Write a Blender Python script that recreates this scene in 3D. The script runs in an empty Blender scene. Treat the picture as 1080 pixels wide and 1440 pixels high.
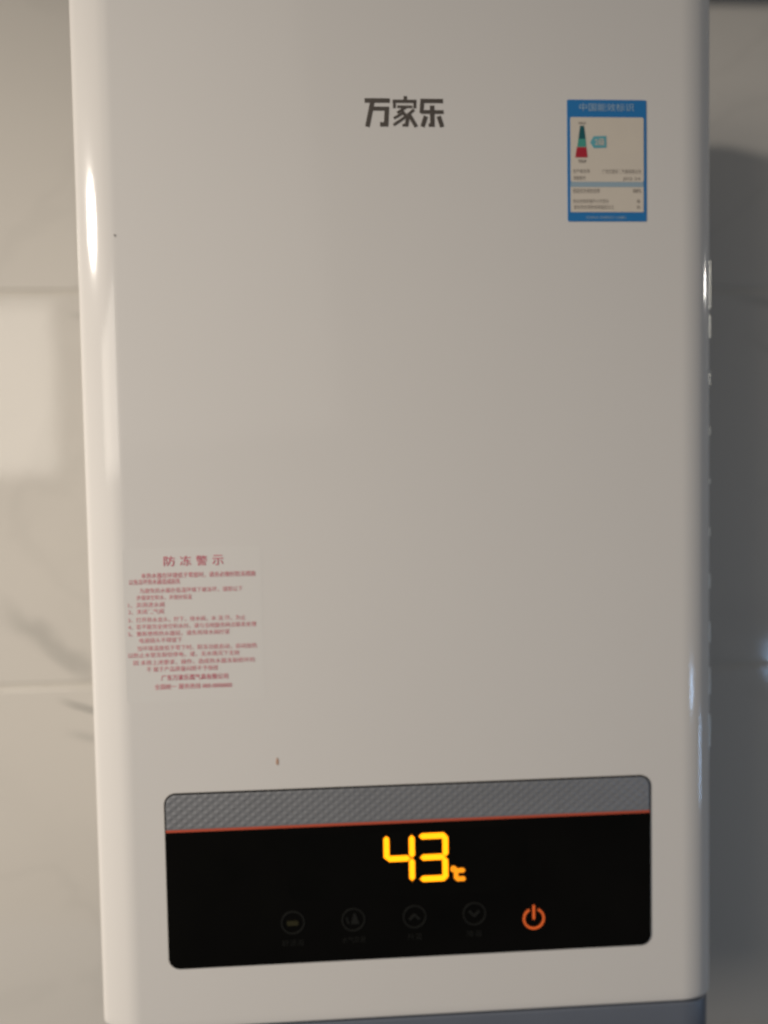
import bpy, bmesh, math, random
from mathutils import Matrix, Vector
random.seed(7)
scene = bpy.context.scene
COL = scene.collection

# ------------------------------------------------------------------ camera
def cam_axes(yaw, pit, rol):
    yaw, pit, rol = map(math.radians, (yaw, pit, rol))
    rz = Matrix(((math.cos(yaw), math.sin(yaw), 0), (-math.sin(yaw), math.cos(yaw), 0), (0, 0, 1)))
    rx = Matrix(((1, 0, 0), (0, math.cos(pit), -math.sin(pit)), (0, math.sin(pit), math.cos(pit))))
    ry = Matrix(((math.cos(rol), 0, math.sin(rol)), (0, 1, 0), (-math.sin(rol), 0, math.cos(rol))))
    return rz @ rx @ ry
M = cam_axes(3.1267, -2.4774, 1.0332)
right, fwd, up = M.col[0], M.col[1], M.col[2]
cd = bpy.data.cameras.new('camera')
cam = bpy.data.objects.new('camera', cd); COL.objects.link(cam)
m4 = Matrix((right, up, -fwd)).transposed().to_4x4()
m4.translation = Vector((0, -.42, 0))
cam.matrix_world = m4
cd.sensor_fit = 'VERTICAL'; cd.sensor_height = 24; cd.sensor_width = 18
cd.lens = 24 * 1081 / 1440
cd.clip_start = .01; cd.clip_end = 60
cd.dof.use_dof = True; cd.dof.focus_distance = .380; cd.dof.aperture_fstop = 1.45
scene.camera = cam

# ------------------------------------------------------------------ light (evening, indoor lamps)
w = bpy.data.worlds.new('World'); scene.world = w; w.use_nodes = True
bg = w.node_tree.nodes['Background']
bg.inputs[0].default_value = (1.0, .985, .96, 1); bg.inputs[1].default_value = .068
def lamp_point(name, loc, power, radius, col):
    l = bpy.data.lights.new(name, 'POINT'); l.energy = power; l.shadow_soft_size = radius; l.color = col
    o = bpy.data.objects.new(name, l); o.location = loc; COL.objects.link(o); return o
def lamp_area(name, loc, target, sx, sy, power, col, roll=0):
    l = bpy.data.lights.new(name, 'AREA'); l.shape = 'RECTANGLE'; l.size = sx; l.size_y = sy
    l.energy = power; l.color = col
    o = bpy.data.objects.new(name, l); COL.objects.link(o)
    o.rotation_euler = ((Vector(target) - Vector(loc)).to_track_quat('-Z', 'Y') @ Matrix.Rotation(roll, 3, 'Z').to_quaternion()).to_euler()
    o.location = loc; return o
sl = bpy.data.lights.new('shaded_lamp', 'SPOT'); sl.energy = 176; sl.shadow_soft_size = .082; sl.color = (1, .918, .822)
sl.spot_size = math.radians(76); sl.spot_blend = 1
so = bpy.data.objects.new('shaded_lamp', sl); COL.objects.link(so); so.location = (-1.60, -.85, .67)
so.rotation_euler = (Vector((.05, 0, -.80)) - so.location).to_track_quat('-Z', 'Y').to_euler()
lamp_area('bright_doorway', (-1.52, -1.5, .275), (-1.52, 0, .275), 1.4, .49, 13, (1, .91, .80))
lamp_point('small_wall_lamp', (1.21, -.02, .33), 3.4, .022, (1, .95, .88))
lamp_area('added_reflection_light', (-.76, -2.0, .90), (-.76, 0, .90), 1.4, 1.6, 4.2, (1, .92, .82), math.radians(5))  # added area light behind the camera, gives the cover a soft room reflection
lamp_area('cool_screen', (.95, -.75, -.40), (.19, 0, -.12), .13, .07, .6, (.40, .64, 1))
lamp_area('cool_screen', (1.12, -.39, -.51), (.2, 0, -.15), .08, .15, .6, (.40, .64, 1))

vs = scene.view_settings
vs.view_transform = 'Standard'; vs.look = 'None'; vs.exposure = 0; vs.gamma = 1; vs.use_curve_mapping = False
scene.cycles.filter_width = 1.9

# ------------------------------------------------------------------ helpers
def new_mat(name, col, rough=.5, metal=0, spec=.5, emis=None, estr=0):
    m = bpy.data.materials.new(name); m.use_nodes = True
    b = m.node_tree.nodes['Principled BSDF']
    b.inputs['Base Color'].default_value = (*col, 1)
    b.inputs['Roughness'].default_value = rough
    b.inputs['Metallic'].default_value = metal
    b.inputs['Specular IOR Level'].default_value = spec
    if emis:
        b.inputs['Emission Color'].default_value = (*emis, 1); b.inputs['Emission Strength'].default_value = estr
    return m
def N(m, t, **kw):
    n = m.node_tree.nodes.new(t)
    for k, v in kw.items(): setattr(n, k, v)
    return n
def L(m, a, b): m.node_tree.links.new(a, b)
def grain(m, col, var, scale, bump=0, bscale=400, bdist=.0005, rough_var=0):
    """slow colour drift + fine relief on a plain material"""
    b = m.node_tree.nodes['Principled BSDF']
    tc = N(m, 'ShaderNodeTexCoord')
    n = N(m, 'ShaderNodeTexNoise'); n.inputs['Scale'].default_value = scale; n.inputs['Detail'].default_value = 5
    L(m, tc.outputs['Object'], n.inputs['Vector'])
    r = N(m, 'ShaderNodeMix', data_type='RGBA')
    r.inputs['A'].default_value = (*[c * (1 - var) for c in col], 1)
    r.inputs['B'].default_value = (*[min(1, c * (1 + var)) for c in col], 1)
    L(m, n.outputs['Fac'], r.inputs['Factor']); L(m, r.outputs['Result'], b.inputs['Base Color'])
    if rough_var:
        mr = N(m, 'ShaderNodeMapRange'); rb = b.inputs['Roughness'].default_value
        mr.inputs['To Min'].default_value = max(0, rb - rough_var); mr.inputs['To Max'].default_value = rb + rough_var
        L(m, n.outputs['Fac'], mr.inputs['Value']); L(m, mr.outputs['Result'], b.inputs['Roughness'])
    if bump:
        n2 = N(m, 'ShaderNodeTexNoise'); n2.inputs['Scale'].default_value = bscale; n2.inputs['Detail'].default_value = 2
        L(m, tc.outputs['Object'], n2.inputs['Vector'])
        bp = N(m, 'ShaderNodeBump'); bp.inputs['Strength'].default_value = bump; bp.inputs['Distance'].default_value = bdist
        L(m, n2.outputs['Fac'], bp.inputs['Height']); L(m, bp.outputs['Normal'], b.inputs['Normal'])
    return m
def link(name, me, mat, parent=None):
    o = bpy.data.objects.new(name, me); COL.objects.link(o)
    if mat and not me.materials: me.materials.append(mat)
    if parent: o.parent = parent
    return o
def from_bm(name, bm, mat, parent=None, smooth=False):
    me = bpy.data.meshes.new(name); bmesh.ops.recalc_face_normals(bm, faces=bm.faces); bm.to_mesh(me); bm.free()
    if smooth:
        for p in me.polygons: p.use_smooth = True
    return link(name, me, mat, parent)
def slab(name, pts, y_front, y_back, mat, parent, bevel=0, segs=2):
    """closed outline (x, z) extruded from y_back to y_front, optional bevel round the front edge"""
    bm = bmesh.new()
    f = [bm.verts.new((x, y_front, z)) for x, z in pts]
    k = [bm.verts.new((x, y_back, z)) for x, z in pts]
    n = len(pts)
    ff = bm.faces.new(f); bm.faces.new(k[::-1])
    for i in range(n): bm.faces.new((f[i], k[i], k[(i + 1) % n], f[(i + 1) % n]))
    if bevel:
        bmesh.ops.bevel(bm, geom=list(ff.edges), offset=bevel, segments=segs, profile=.5, affect='EDGES')
    return from_bm(name, bm, mat, parent)
def rrect(x0, x1, z0, z1, r, n=8, corners='abcd'):
    """rounded rectangle; a=bottom-left b=bottom-right c=top-right d=top-left"""
    out = []
    for key, cx, cz, a0 in (('a', x0 + r, z0 + r, 180), ('b', x1 - r, z0 + r, 270), ('c', x1 - r, z1 - r, 0), ('d', x0 + r, z1 - r, 90)):
        if key in corners and r > 0:
            for i in range(n + 1):
                a = math.radians(a0 + 90 * i / n); out.append((cx + r * math.cos(a), cz + r * math.sin(a)))
        else:
            out.append({'a': (x0, z0), 'b': (x1, z0), 'c': (x1, z1), 'd': (x0, z1)}[key])
    return out
def rect(x0, x1, z0, z1): return [(x0, z0), (x1, z0), (x1, z1), (x0, z1)]
def ring(cx, cz, ro, ri, a0=0, a1=360, n=40):
    """a (possibly open) band, as outline for slab"""
    o = [(cx + ro * math.cos(math.radians(a0 + (a1 - a0) * i / n)), cz + ro * math.sin(math.radians(a0 + (a1 - a0) * i / n))) for i in range(n + 1)]
    i_ = [(cx + ri * math.cos(math.radians(a0 + (a1 - a0) * i / n)), cz + ri * math.sin(math.radians(a0 + (a1 - a0) * i / n))) for i in range(n + 1)]
    return o + i_[::-1]
def stroke(p, q, wd):
    dx, dz = q[0] - p[0], q[1] - p[1]; l = math.hypot(dx, dz); nx, nz = -dz / l * wd / 2, dx / l * wd / 2
    return [(p[0] + nx, p[1] + nz), (p[0] - nx, p[1] - nz), (q[0] - nx, q[1] - nz), (q[0] + nx, q[1] + nz)]
def strokes_obj(name, polys, y0, y1, mat, parent):
    bm = bmesh.new()
    for j, pts in enumerate(polys):
        y = y0 - j * .00001
        f = [bm.verts.new((x, y, z)) for x, z in pts]; k = [bm.verts.new((x, y1, z)) for x, z in pts]; n = len(pts)
        bm.faces.new(f); bm.faces.new(k[::-1])
        for i in range(n): bm.faces.new((f[i], k[i], k[(i + 1) % n], f[(i + 1) % n]))
    return from_bm(name, bm, mat, parent)
def text(name, body, x0, x1, zc, h, y, mat, parent, bold=0.0):
    """flat print, fitted into x0..x1 and height h"""
    c = bpy.data.curves.new(name, 'FONT'); c.body = body; c.offset = bold; c.resolution_u = 3
    o = bpy.data.objects.new(name, c); COL.objects.link(o)
    dg = bpy.context.evaluated_depsgraph_get()
    me = bpy.data.meshes.new_from_object(o.evaluated_get(dg))
    bpy.data.objects.remove(o); bpy.data.curves.remove(c)
    xs = [v.co.x for v in me.vertices]; ys = [v.co.y for v in me.vertices]
    ax, bx, ay, by = min(xs), max(xs), min(ys), max(ys)
    for v in me.vertices:
        v.co = (x0 + (v.co.x - ax) / (bx - ax) * (x1 - x0), y, zc + ((v.co.y - ay) / (by - ay) - .5) * h)
    me.materials.clear()
    return link(name, me, mat, parent)

# ------------------------------------------------------------------ materials
PAINT = (.605, .582, .555)
m_paint = grain(new_mat('white_enamel', PAINT, .09, 0, .28), PAINT, .02, 7, .03, 55, .0006, .04)
m_base = grain(new_mat('grey_base_plastic', (.105, .118, .145), .35, 0, .5), (.105, .118, .145), .06, 30, .1, 900, .0002)
m_case = grain(new_mat('galvanised_case', (.38, .38, .38), .45, .4), (.38, .38, .38), .1, 25)
m_glass = grain(new_mat('black_glass', (.0016, .0015, .0015), .08, 0, .22), (.0024, .0022, .0018), .9, 14, 0, 1, 1, .03)
m_window = grain(new_mat('smoked_display_window', (.0022, .0021, .0017), .09, 0, .22), (.0022, .0021, .0017), .5, 25)
m_trim = grain(new_mat('knurled_silver', (.29, .295, .31), .45, .55), (.29, .295, .31), .08, 60)
m_red = new_mat('red_stripe', (.48, .08, .04), .4)
m_amber = new_mat('amber_led', (.02, .01, .0), .4, 0, .3, (1, .30, .004), 2.6)
m_amber2 = new_mat('amber_led_small', (.02, .01, .0), .4, 0, .3, (1, .30, .01), 1.35)
m_power = new_mat('orange_power_led', (.02, .01, .0), .4, 0, .3, (1, .16, .035), .62)
m_icon = new_mat('dim_icon_print', (.008, .0078, .0062), .4)
m_icon_y = new_mat('dim_olive_print', (.022, .019, .006), .4)
m_logo = new_mat('dark_chrome_logo', (.105, .09, .078), .35, .35)
m_blue = new_mat('label_blue', (.018, .16, .40), .4)
m_paleblue = new_mat('label_pale_blue', (.27, .36, .42), .45)
m_cream = grain(new_mat('label_cream', (.58, .52, .44), .5), (.58, .52, .44), .03, 120)
m_ink = new_mat('label_grey_ink', (.20, .17, .15), .6)
m_dgreen = new_mat('label_dark_green', (.006, .085, .10), .5)
m_green = new_mat('label_green', (.05, .27, .22), .5)
m_lred = new_mat('label_red', (.36, .015, .03), .5)
m_teal = new_mat('label_teal', (.10, .33, .38), .5)
m_white = new_mat('label_white_ink', (.30, .42, .52), .5)
m_film = new_mat('clear_film', (.615, .594, .566), .22, 0, .3)
m_redink = new_mat('red_ink', (.57, .15, .19), .6)
m_redink2 = new_mat('red_ink_bold', (.52, .09, .14), .6)
m_speck = new_mat('rust_speck', (.42, .25, .17), .8)
m_speck2 = new_mat('grey_speck', (.36, .34, .32), .8)
m_glint = new_mat('pale_glint_metal', (.95, .93, .84), .45, .5)
m_grout = grain(new_mat('grout', (.50, .47, .42), .9, 0, .2), (.50, .47, .42), .1, 80, .3, 700, .0004)
m_bar = grain(new_mat('dark_bar', (.035, .045, .045), .5), (.035, .045, .045), .2, 30)

# marble tile: pale base, broad cloudy veins, a few sharp dark ones where the photograph shows them
TILE = (.52, .492, .45)
m_tile = new_mat('marble_tile', TILE, .06, 0, .28)
def tile_nodes():
    m = m_tile; b = m.node_tree.nodes['Principled BSDF']
    geo = N(m, 'ShaderNodeNewGeometry'); sep = N(m, 'ShaderNodeSeparateXYZ'); L(m, geo.outputs['Position'], sep.inputs[0])
    X, Z = sep.outputs['X'], sep.outputs['Z']
    def math_(op, a, b_=None, c=None):
        n = N(m, 'ShaderNodeMath', operation=op)
        for i, v in enumerate((a, b_, c)):
            if v is None: continue
            if isinstance(v, (int, float)): n.inputs[i].default_value = v
            else: L(m, v, n.inputs[i])
        return n.outputs[0]
    def noise(scale, detail=4, dist=0):
        n = N(m, 'ShaderNodeTexNoise'); n.inputs['Scale'].default_value = scale; n.inputs['Detail'].default_value = detail
        n.inputs['Distortion'].default_value = dist; L(m, geo.outputs['Position'], n.inputs['Vector']); return n.outputs['Fac']
    def sstep(v, lo, hi):
        n = N(m, 'ShaderNodeMapRange', interpolation_type='SMOOTHSTEP')
        L(m, v, n.inputs['Value']); n.inputs['From Min'].default_value = lo; n.inputs['From Max'].default_value = hi
        return n.outputs['Result']
    wob = math_('SUBTRACT', noise(45, 4), .5)
    total = None
    # (x0,z0),(x1,z1), curvature, half width, strength
    for (x0, z0), (x1, z1), bend, wd, st in [
            ((-.275, -.088), (-.190, -.150), -.9, .019, .27),
            ((-.240, -.122), (-.205, -.146), -.9, .004, .30),
            ((-.226, -.164), (-.180, -.1790), 2.0, .0030, .75),
            ((-.223, -.190), (-.170, -.2030), 1.0, .0045, .28),
            ((.302, .1400), (.400, .1200), -1.0, .0050, .30),
            ((.308, .118), (.400, .0700), 1.5, .0080, .12),
            ((-.212, .1290), (-.170, .1240), 0, .0040, .25),
            ((-.60, .05), (-.30, -.06), .3, .012, .3), ((.42, -.02), (.80, -.30), .4, .012, .35)]:
        s = (z1 - z0) / (x1 - x0)
        t = math_('SUBTRACT', X, x0)
        line = math_('MULTIPLY_ADD', t, s, z0)
        line = math_('ADD', line, math_('MULTIPLY', math_('MULTIPLY', t, math_('SUBTRACT', X, x1)), bend))
        d = math_('ABSOLUTE', math_('SUBTRACT', math_('MULTIPLY_ADD', wob, wd * 1.3, Z), line))
        v = math_('SUBTRACT', 1.0, sstep(d, 0, wd))
        e = (x1 - x0) * .45
        win = math_('MULTIPLY', sstep(X, x0, x0 + e), math_('SUBTRACT', 1.0, sstep(X, x1 - e * .25, x1)))
        v = math_('MULTIPLY', math_('MULTIPLY', v, win), st)
        total = v if total is None else math_('MAXIMUM', total, v)
    cloud = math_('MULTIPLY', sstep(noise(5, 5, .6), .5, .8), .10)
    fine = math_('ABSOLUTE', math_('SUBTRACT', noise(3.1, 6, 1.2), .5))
    fine = math_('MULTIPLY', math_('SUBTRACT', 1.0, sstep(fine, 0, .03)), .05)
    total = math_('MINIMUM', math_('ADD', math_('MAXIMUM', total, fine), cloud), 1.0)
    mx = N(m, 'ShaderNodeMix', data_type='RGBA'); L(m, total, mx.inputs['Factor'])
    mx.inputs['A'].default_value = (*TILE, 1); mx.inputs['B'].default_value = (.14, .138, .128, 1)
    L(m, mx.outputs['Result'], b.inputs['Base Color'])
    bp = N(m, 'ShaderNodeBump'); bp.inputs['Strength'].default_value = .012; bp.inputs['Distance'].default_value = .002
    L(m, noise(14, 2), bp.inputs['Height']); L(m, bp.outputs['Normal'], b.inputs['Normal'])
tile_nodes()

# ------------------------------------------------------------------ wall of marble tiles
WY = .18
bm = bmesh.new()
bmesh.ops.create_cube(bm, size=1, matrix=Matrix.Translation((.05, WY + .0508, -.005)) @ Matrix.Diagonal((3.62, .10, 2.12, 1)))
wall = from_bm('wall', bm, m_grout); wall['kind'] = 'structure'
wall['label'] = 'cream marble tiled wall with pale grout lines behind the heater'
bm = bmesh.new()
bmesh.ops.create_cube(bm, size=1, matrix=Matrix.Translation((0, .005, 0)) @ Matrix.Diagonal((.5965, .01, .2965, 1)))
bmesh.ops.bevel(bm, geom=[e for e in bm.edges if all(v.co.y < .001 for v in e.verts)], offset=.0014, segments=3, profile=.5, affect='EDGES')
tile_me = bpy.data.meshes.new('tile'); bm.to_mesh(tile_me); bm.free(); tile_me.materials.append(m_tile)
for r in range(7):
    for c in range(6):
        t = bpy.data.objects.new('tile', tile_me); COL.objects.link(t); t.parent = wall
        t.location = (.05 - 1.5 + .6 * c, WY, .145 - .15 + .3 * (r - 3))
        t.rotation_euler = (math.radians(random.uniform(-.12, .12)), 0, math.radians(random.uniform(-.06, .06)))

# ------------------------------------------------------------------ dark round bar along the wall, top right, built for a dark strip there
bar = bpy.data.objects.new('wall_bar', None); COL.objects.link(bar); bar.location = (.3, WY, .376)
bar['label'] = 'dark bar along the tiled wall at the top right corner'; bar['category'] = 'bar'
bm = bmesh.new()
bmesh.ops.create_cone(bm, cap_ends=True, segments=24, radius1=.0095, radius2=.0095, depth=1.3,
                      matrix=Matrix.Translation((.55, -.013, 0)) @ Matrix.Rotation(math.pi / 2, 4, 'Y'))
from_bm('cylinder', bm, m_bar, bar, True)
for x in (.15, .75):
    bm = bmesh.new()
    bmesh.ops.create_cube(bm, size=1, matrix=Matrix.Translation((x, -.012, 0)) @ Matrix.Diagonal((.012, .024, .024, 1)))
    bmesh.ops.bevel(bm, geom=list(bm.edges), offset=.003, segments=2, affect='EDGES')
    from_bm('clamp', bm, m_bar, bar)

# ------------------------------------------------------------------ the water heater
XL, XR = -.1408, .2108
heater = bpy.data.objects.new('water_heater', None); COL.objects.link(heater)
heater['label'] = 'white enamel wall-mounted gas water heater with black display panel showing 43'
heater['category'] = 'water heater'

def profile(inset, yb=.125):
    """plan outline (x, y) from left rear round the front to right rear: tight outer edge, shallow facet, soft inner joint"""
    def side(arcs, xe, sg):
        xw = sum(r * (math.sin(math.radians(b)) - math.sin(math.radians(a))) for r, a, b, n in arcs)
        x, y = 0.0, 0.0; c = [(0.0, 0.0, 0.0)]
        for r, a, b, n in arcs:
            for i in range(1, n + 1):
                p0, p1 = math.radians(a + (b - a) * (i - 1) / n), math.radians(a + (b - a) * i / n)
                x += r * (math.sin(p1) - math.sin(p0)); y += r * (math.cos(p0) - math.cos(p1)); c.append((x, y, p1))
        out = [(0, yb, math.pi / 2), (0, .07, math.pi / 2), (0, y + .006, math.pi / 2)]
        out += [(cx - xw, cy, p) for cx, cy, p in c[::-1]] + [(-xw - d, 0, 0) for d in (.0015, .006, .02)]
        return [(xe + sg * (qx - inset * math.sin(p)), qy + inset * math.cos(p)) for qx, qy, p in out]
    lf = side([(.026, 0, 17, 10), (.080, 17, 26, 10), (.009, 26, 90, 14)], XL, -1)
    rt = side([(.034, 0, 18, 10), (.022, 18, 40, 10), (.009, 40, 90, 12)], XR, 1)
    return lf + rt[::-1]
def shell(name, rings, mat, parent):
    bm = bmesh.new(); prev = None; first = None
    for z, ins in rings:
        vs_ = [bm.verts.new((x, y, z)) for x, y in profile(ins)]
        if prev:
            n = len(vs_)
            for i in range(n): bm.faces.new((prev[i], prev[(i + 1) % n], vs_[(i + 1) % n], vs_[i]))
        else: first = vs_
        prev = vs_
    bm.faces.new(first[::-1]); bm.faces.new(prev)
    o = from_bm(name, bm, mat, parent, True)
    return o
ZB, ZT = -.3040, .279
fil = .0022
rings = [(ZB + fil * (1 - math.sin(a)), fil * (1 - math.cos(a))) for a in [math.pi / 2 * k / 5 for k in range(5, -1, -1)]]
rings += [(ZB + .006, 0), (ZB + .02, 0), (ZT - .02, 0), (ZT - .009, 0)]
rings += [(ZT - .005 * (1 - math.sin(a)), .005 * (1 - math.cos(a))) for a in [math.pi / 2 * k / 6 for k in range(0, 7)]]
cover = shell('front_cover', rings, m_paint, heater)
cover['label'] = 'glossy white enamel front cover with rounded vertical edges'
shell('base_panel', [(-.349, .006), (-.348, .0035), (-.345, .002), (-.340, .0016), (-.3070, .0016), (-.3062, .0019), (-.3056, .0028)], m_base, heater)['label'] = 'blue-grey plastic strip along the bottom'
bm = bmesh.new()
bmesh.ops.create_cube(bm, size=1, matrix=Matrix.Translation(((XL + XR) / 2, .148, -.04)) @ Matrix.Diagonal((XR - XL - .016, .0635, .58, 1)))
bmesh.ops.bevel(bm, geom=list(bm.edges), offset=.003, segments=2, affect='EDGES')
from_bm('back_case', bm, m_case, heater)
# recessed seam filler between cover and base
bm = bmesh.new()
bmesh.ops.create_cube(bm, size=1, matrix=Matrix.Translation(((XL + XR) / 2, .064, -.3048)) @ Matrix.Diagonal((XR - XL - .016, .112, .004, 1)))
from_bm('seam', bm, new_mat('dark_seam', (.05, .035, .03), .8), heater)

# side trim on the right edge with added pale tabs standing in for its glints
slab('side_trim', [(XR - .003, -.29), (XR + .0012, -.29), (XR + .0012, .265), (XR - .003, .265)], .0175, .0205, m_case, heater, .0005)
for za, zb in [(.121, .0941), (.090, .0775), (.0575, .0504), (.0265, .0219), (-.0034, -.0062), (-.0317, -.0368), (-.0586, -.0671),
               (-.0872, -.0988), (-.1139, -.1294), (-.1420, -.1607)]:
    bm = bmesh.new()
    pts = [(XR - .002, .0140), (XR + .0004, .0130), (XR + .0024, .0142), (XR + .0032, .0160), (XR + .0028, .0190), (XR - .002, .0190)]
    a = [bm.verts.new((x, y, za)) for x, y in pts]; b = [bm.verts.new((x, y, zb)) for x, y in pts]
    bm.faces.new(a); bm.faces.new(b[::-1])
    for i in range(6): bm.faces.new((a[i], b[i], b[(i + 1) % 6], a[(i + 1) % 6]))
    from_bm('glint_tab', bm, m_glint, heater)

# ---- brand logo, drawn stroke by stroke
def lg(x, y): return (.0167 + (480 + x / 6 - 513) * .00038, .2031 - (110 + y / 6 - 139) * .000375)
def ls(x0, y0, x1, y1, wd): return stroke(lg(x0, y0), lg(x1, y1), wd / 6 * .00038)
logo = bpy.data.objects.new('brand_logo', None); COL.objects.link(logo); logo.parent = heater
logo['label'] = 'dark chrome three-character brand lettering'
chars = [
    [ls(195, 187, 408, 187, 38), ls(262, 190, 214, 408, 38), ls(250, 255, 400, 255, 34), ls(383, 240, 372, 405, 38), ls(322, 387, 390, 387, 36)],
    [ls(540, 148, 540, 180, 30), ls(432, 192, 634, 192, 28), ls(446, 180, 446, 250, 24), ls(620, 180, 620, 250, 24), ls(470, 238, 598, 238, 22),
     ls(545, 240, 470, 290, 22), ls(500, 262, 560, 340, 26), ls(558, 325, 545, 402, 30), ls(512, 392, 560, 392, 24),
     ls(520, 290, 440, 335, 20), ls(535, 325, 436, 392, 22), ls(612, 262, 565, 300, 22), ls(562, 290, 628, 405, 30)],
    [ls(668, 187, 860, 187, 36), ls(685, 175, 676, 290, 34), ls(672, 280, 864, 280, 32), ls(767, 225, 767, 405, 38), ls(735, 390, 775, 390, 28),
     ls(712, 315, 682, 405, 36), ls(822, 315, 850, 405, 36)]]
for ch in chars: strokes_obj('character', ch, -.00012, .0003, m_logo, logo)

# ---- energy label
E0, E1, F0, F1 = .1263, .1702, .1385, .2036
ex = lambda u: E0 + (u - 122) / (886 - 122) * (E1 - E0)          # measured on an enlarged view of the label
ez = lambda v: F1 - (v - 143) / (1318 - 143) * (F1 - F0)
elab = slab('energy_label', rrect(E0, E1, F0, F1, .0008, 3), -.00025, .0002, m_blue, heater)
elab['label'] = 'blue and cream energy rating sticker'
Y1, Y2, Y3 = -.00040, -.00055, -.00070
slab('upper_field', rrect(ex(152), ex(858), ez(935), ez(312), .0008, 3), Y1, -.0002, m_cream, elab)
slab('lower_field', rect(ex(150), ex(856), ez(1228), ez(985)), Y1, -.0002, m_cream, elab)
slab('divider', rect(ex(150), ex(856), ez(984), ez(936)), Y1, -.0002, m_paleblue, elab)
text('title', '中国能效标识', ex(240), ex(765), ez(215), .0042, Y1, m_white, elab)
text('subtitle', 'CHINA ENERGY LABEL', ex(300), ex(690), ez(1280), .0014, Y1, m_white, elab)
slab('rating_bar', [(ex(238), ez(450)), (ex(245), ez(395)), (ex(282), ez(395)), (ex(288), ez(450))], Y2, -.0003, m_dgreen, elab)
slab('rating_bar', [(ex(228), ez(520)), (ex(237), ez(451)), (ex(289), ez(451)), (ex(296), ez(520))], Y2, -.0003, m_dgreen, elab)
slab('rating_bar', [(ex(216), ez(598)), (ex(227), ez(521)), (ex(297), ez(521)), (ex(302), ez(598))], Y2, -.0003, m_green, elab)
slab('rating_bar', [(ex(196), ez(700)), (ex(212), ez(602)), (ex(304), ez(602)), (ex(314), ez(700))], Y2, -.0003, m_lred, elab)
text('rating_caption', '耗能低', ex(228), ex(300), ez(370), .0013, Y2, m_ink, elab)
text('rating_caption', '耗能高', ex(225), ex(300), ez(735), .0019, Y2, m_ink, elab)
slab('grade_arrow', [(ex(340), ez(555)), (ex(375), ez(495)), (ex(495), ez(492)), (ex(497), ez(605)), (ex(375), ez(610))], Y2, -.0003, m_teal, elab)
text('grade', '2级', ex(385), ex(480), ez(550), .0040, Y3, m_cream, elab, .01)
for body, a, b, v, h in [('生产者名称', 172, 335, 832, .0021), ('广东万家乐燃气具有限公司', 455, 828, 835, .0023), ('规格型号', 176, 292, 898, .0021),
                         ('JSQ 24', 655, 822, 908, .0019), ('额定热负荷热效率', 172, 430, 1022, .0025), ('88%', 752, 832, 1022, .0021),
                         ('热水热效率值不小于百分', 172, 515, 1122, .0022), ('部分热负荷热效率值百分之', 180, 565, 1180, .0022), ('88', 790, 818, 1122, .0018), ('84', 790, 818, 1180, .0018)]:
    text('text_line', body, ex(a), ex(b), ez(v), h, Y2, m_ink, elab, -.006)

# ---- red printed warning notice
wl = slab('warning_label', rrect(-.1188, -.0444, -.1196, -.0352, .001, 3), -.00003, .0002, m_film, heater)
wl['label'] = 'transparent notice sticker printed with red warning text'
YW = -.0002
for i, ch in enumerate('防冻警示'):
    cx = -.0938 + i * .00865
    text('title_character', ch, cx - .0030, cx + .0030, -.0424, .0054, YW, m_redink2, wl, 0)
LINES = [('本热水器在环境低于零度时，请务必做好防冻措施', -.1091, -.0478, -.0501, 1), ('以免冻坏热水器造成损失', -.1156, -.0882, -.0534, 1),
         ('为避免热水器在低温环境下被冻坏，请按以下', -.1101, -.0550, -.0582, 0), ('步骤排空积水，并做好保温', -.1119, -.0824, -.0620, 0),
         ('1、关闭进水阀', -.1164, -.0971, -.0658, 0), ('2、关闭燃气阀', -.1165, -.0976, -.0695, 0), ('3、打开热水龙头，拧下，排水阀，水 流 尽，为止', -.1167, -.0537, -.0740, 0),
         ('4、若不能完全排空积水时，请与当地服务网点联系处理', -.1168, -.0481, -.0778, 0), ('5、重新使用热水器前，请先将排水阀拧紧', -.1169, -.0625, -.0816, 0),
         ('电源插头不得拔下', -.1110, -.0883, -.0853, 0), ('当环境温度低于零下时，防冻功能启动，自动加热', -.1123, -.0480, -.0896, 0),
         ('以防止水管冻裂但停电，或，无水情况下无效', -.1173, -.0575, -.0933, 0), ('因 未按上述要求，操作，造成热水器冻裂损坏的', -.1146, -.0494, -.0974, 0),
         ('不 属于产品质量问题不予保修', -.1078, -.0692, -.1012, 0), ('广东万家乐燃气具有限公司', -.1000, -.0640, -.1060, 2), ('全国统一 服务热线 000-0000000', -.1037, -.0621, -.1109, 1)]
for body, a, b, z, bold in LINES:
    text('text_line', body, a, b, z, .0028 + .0002 * bold, YW, m_redink2 if bold == 2 else m_redink, wl, (-.004, .0, .004)[bold])

# ---- small marks on the paint
def blob(name, cx, cz, rx, rz, mat):
    pts = [(cx + rx * math.cos(t) * random.uniform(.75, 1.15), cz + rz * math.sin(t) * random.uniform(.75, 1.15)) for t in [math.tau * i / 12 for i in range(12)]]
    slab(name, pts, -.0002, .0002, mat, heater)
blob('rust_mark', -.0384, -.1547, .0008, .0021, m_speck)
blob('paint_chip', -.1172, .1312, .0006, .0009, m_speck2)

# ---- control panel
P0, P1, Q0, Q1 = -.1006, .1714, -.2689, -.1701
pan = slab('control_panel', rrect(P0, P1, Q0, Q1, .0062, 10), -.0004, .002, m_glass, heater, .0003, 3)
pan['label'] = 'glossy black control panel with silver trim and amber digits'
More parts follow.
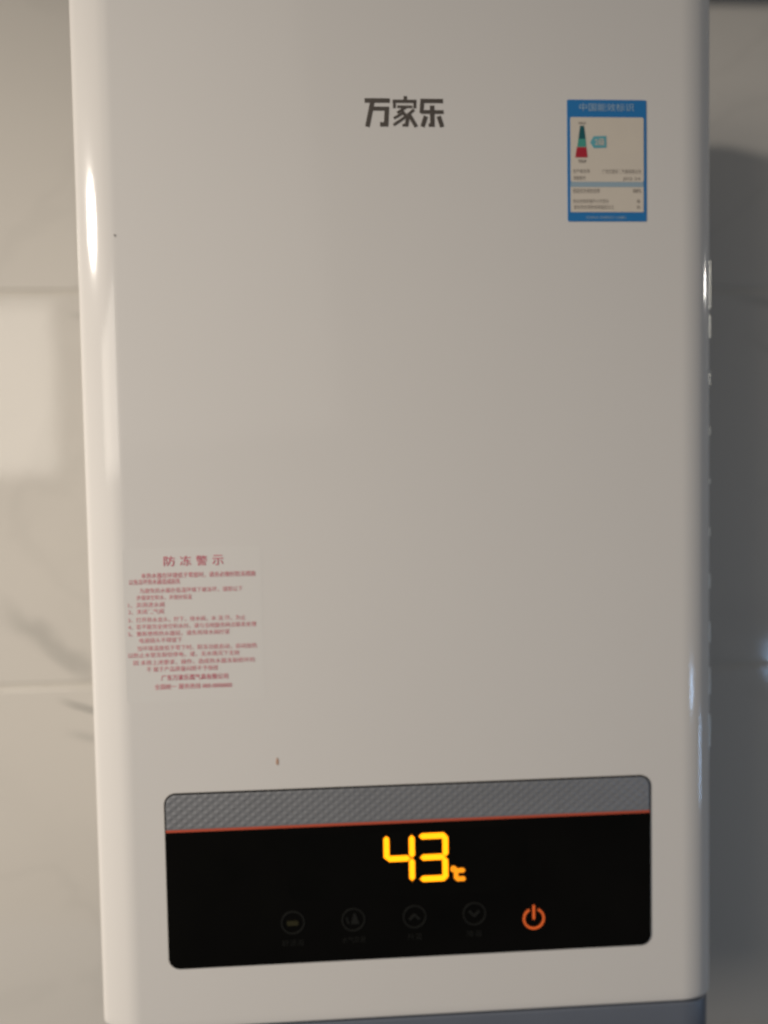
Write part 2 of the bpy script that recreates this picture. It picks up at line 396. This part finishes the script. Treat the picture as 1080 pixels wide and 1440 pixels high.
# knurled strip as a relief of small diamonds
bm = bmesh.new()
s0, s1, t0, t1, rr = P0 + .0009, P1 - .0009, -.1904, Q1 - .0009, .0053
nx, nz = 620, 40
def top_at(x):
    d = min(x - s0, s1 - x)
    return t1 if d >= rr else t1 - rr + math.sqrt(max(0, rr * rr - (rr - d) ** 2))
grid = []
for i in range(nx + 1):
    x = s0 + (s1 - s0) * i / nx; zt = top_at(x); colv = []
    for j in range(nz + 1):
        z = t0 + (zt - t0) * j / nz; p = .0046
        tri = lambda v: abs(((v / p) % 1) * 2 - 1)
        h = tri(x * .8 + z) * tri(x * .8 - z) * 1.3
        edge = min(1, min(x - s0, s1 - x, z - t0, zt - z) / .0006)
        colv.append(bm.verts.new((x, -.0005 - .00022 * h * max(0, edge), z)))
    grid.append(colv)
for i in range(nx):
    for j in range(nz): bm.faces.new((grid[i][j], grid[i + 1][j], grid[i + 1][j + 1], grid[i][j + 1]))
kn = from_bm('knurled_trim', bm, m_trim, pan); kn['kind'] = 'stuff'; kn['label'] = 'silver strip with small diamond relief'
slab('red_stripe', rect(P0 + .0006, P1 - .0006, -.1918, -.1905), -.0006, .0002, m_red, pan)
slab('display_window', rrect(-.034, .100, -.2335, -.1965, .006, 6), -.0005, .0002, m_window, pan)

def seg(p, q, wd=.0031, cut=.5, mat=m_amber, y=-.0009):
    dx, dz = q[0] - p[0], q[1] - p[1]; l = math.hypot(dx, dz); ux, uz = dx / l, dz / l; nx_, nz_ = -uz * wd / 2, ux * wd / 2; c = wd * cut
    pts = [p, (p[0] + ux * c + nx_, p[1] + uz * c + nz_), (q[0] - ux * c + nx_, q[1] - uz * c + nz_), q,
           (q[0] - ux * c - nx_, q[1] - uz * c - nz_), (p[0] + ux * c - nx_, p[1] + uz * c - nz_)]
    return slab('digit_segment', pts, y, .0002, mat, pan)
for p, q in [((.0209, -.1989), (.0209, -.2123)), ((.0208, -.2119), (.0342, -.2119)), ((.0351, -.1989), (.0351, -.2117)), ((.0350, -.2121), (.0350, -.2248)),
             ((.0392, -.1998), (.0546, -.1998)), ((.0539, -.1993), (.0539, -.2117)), ((.0397, -.2119), (.0536, -.2119)), ((.0537, -.2122), (.0537, -.2249)), ((.0394, -.2241), (.0545, -.2241))]:
    seg(p, q)
slab('degree_sign', ring(.0583, -.2192, .0017, 0.0004, 0, 359, 20), -.0009, .0002, m_amber2, pan)
for p, q in [((.0593, -.2202), (.0649, -.2202)), ((.0597, -.2197), (.0597, -.2254)), ((.0593, -.2250), (.0652, -.2250))]:
    seg(p, q, .0024, .35, m_amber2, -.0009 if p[0] != .0597 else -.00095).name = 'unit_segment'

YI = -.0008
def icon_ring(cx, cz, r=.0066): slab('icon_ring', ring(cx, cz, r, r - .0008, 0, 359.5, 40), YI, .0002, m_icon, pan)
for cx, cz in ((-.0319, -.2455), (.0017, -.2455), (.0360, -.2455), (.0698, -.2455)): icon_ring(cx, cz)
slab('bath_icon', rrect(-.0352, -.0288, -.2472, -.2446, .001, 4), YI, .0002, m_icon_y, pan)
strokes_obj('shower_icon', [[(.0003, -.2480), (.0050, -.2480), (.0030, -.2420), (.0020, -.2420)], stroke((-.0022, -.2440), (-.0008, -.2478), .0009)], YI, .0002, m_icon, pan)
strokes_obj('up_arrow_icon', [stroke((.0332, -.2472), (.0361, -.2442), .0013), stroke((.0359, -.2442), (.0388, -.2472), .0013)], YI, .0002, m_icon, pan)
strokes_obj('down_arrow_icon', [stroke((.0670, -.2440), (.0699, -.2470), .0013), stroke((.0697, -.2470), (.0726, -.2440), .0013)], YI, .0002, m_icon, pan)
for body, cx, hw in (('舒适浴', -.0320, .0062), ('水气双调', .0017, .0064), ('升温', .0359, .0042), ('降温', .0697, .0042)):
    text('icon_caption', body, cx - hw, cx + hw, -.2568, .0036, YI, m_icon, pan)
slab('power_ring', ring(.1036, -.2500, .0062, .0051, 116, 424, 40), -.0009, .0002, m_power, pan)
slab('power_bar', rrect(.10295, .10425, -.2505, -.2422, .0006, 4), -.0009, .0002, m_power, pan)
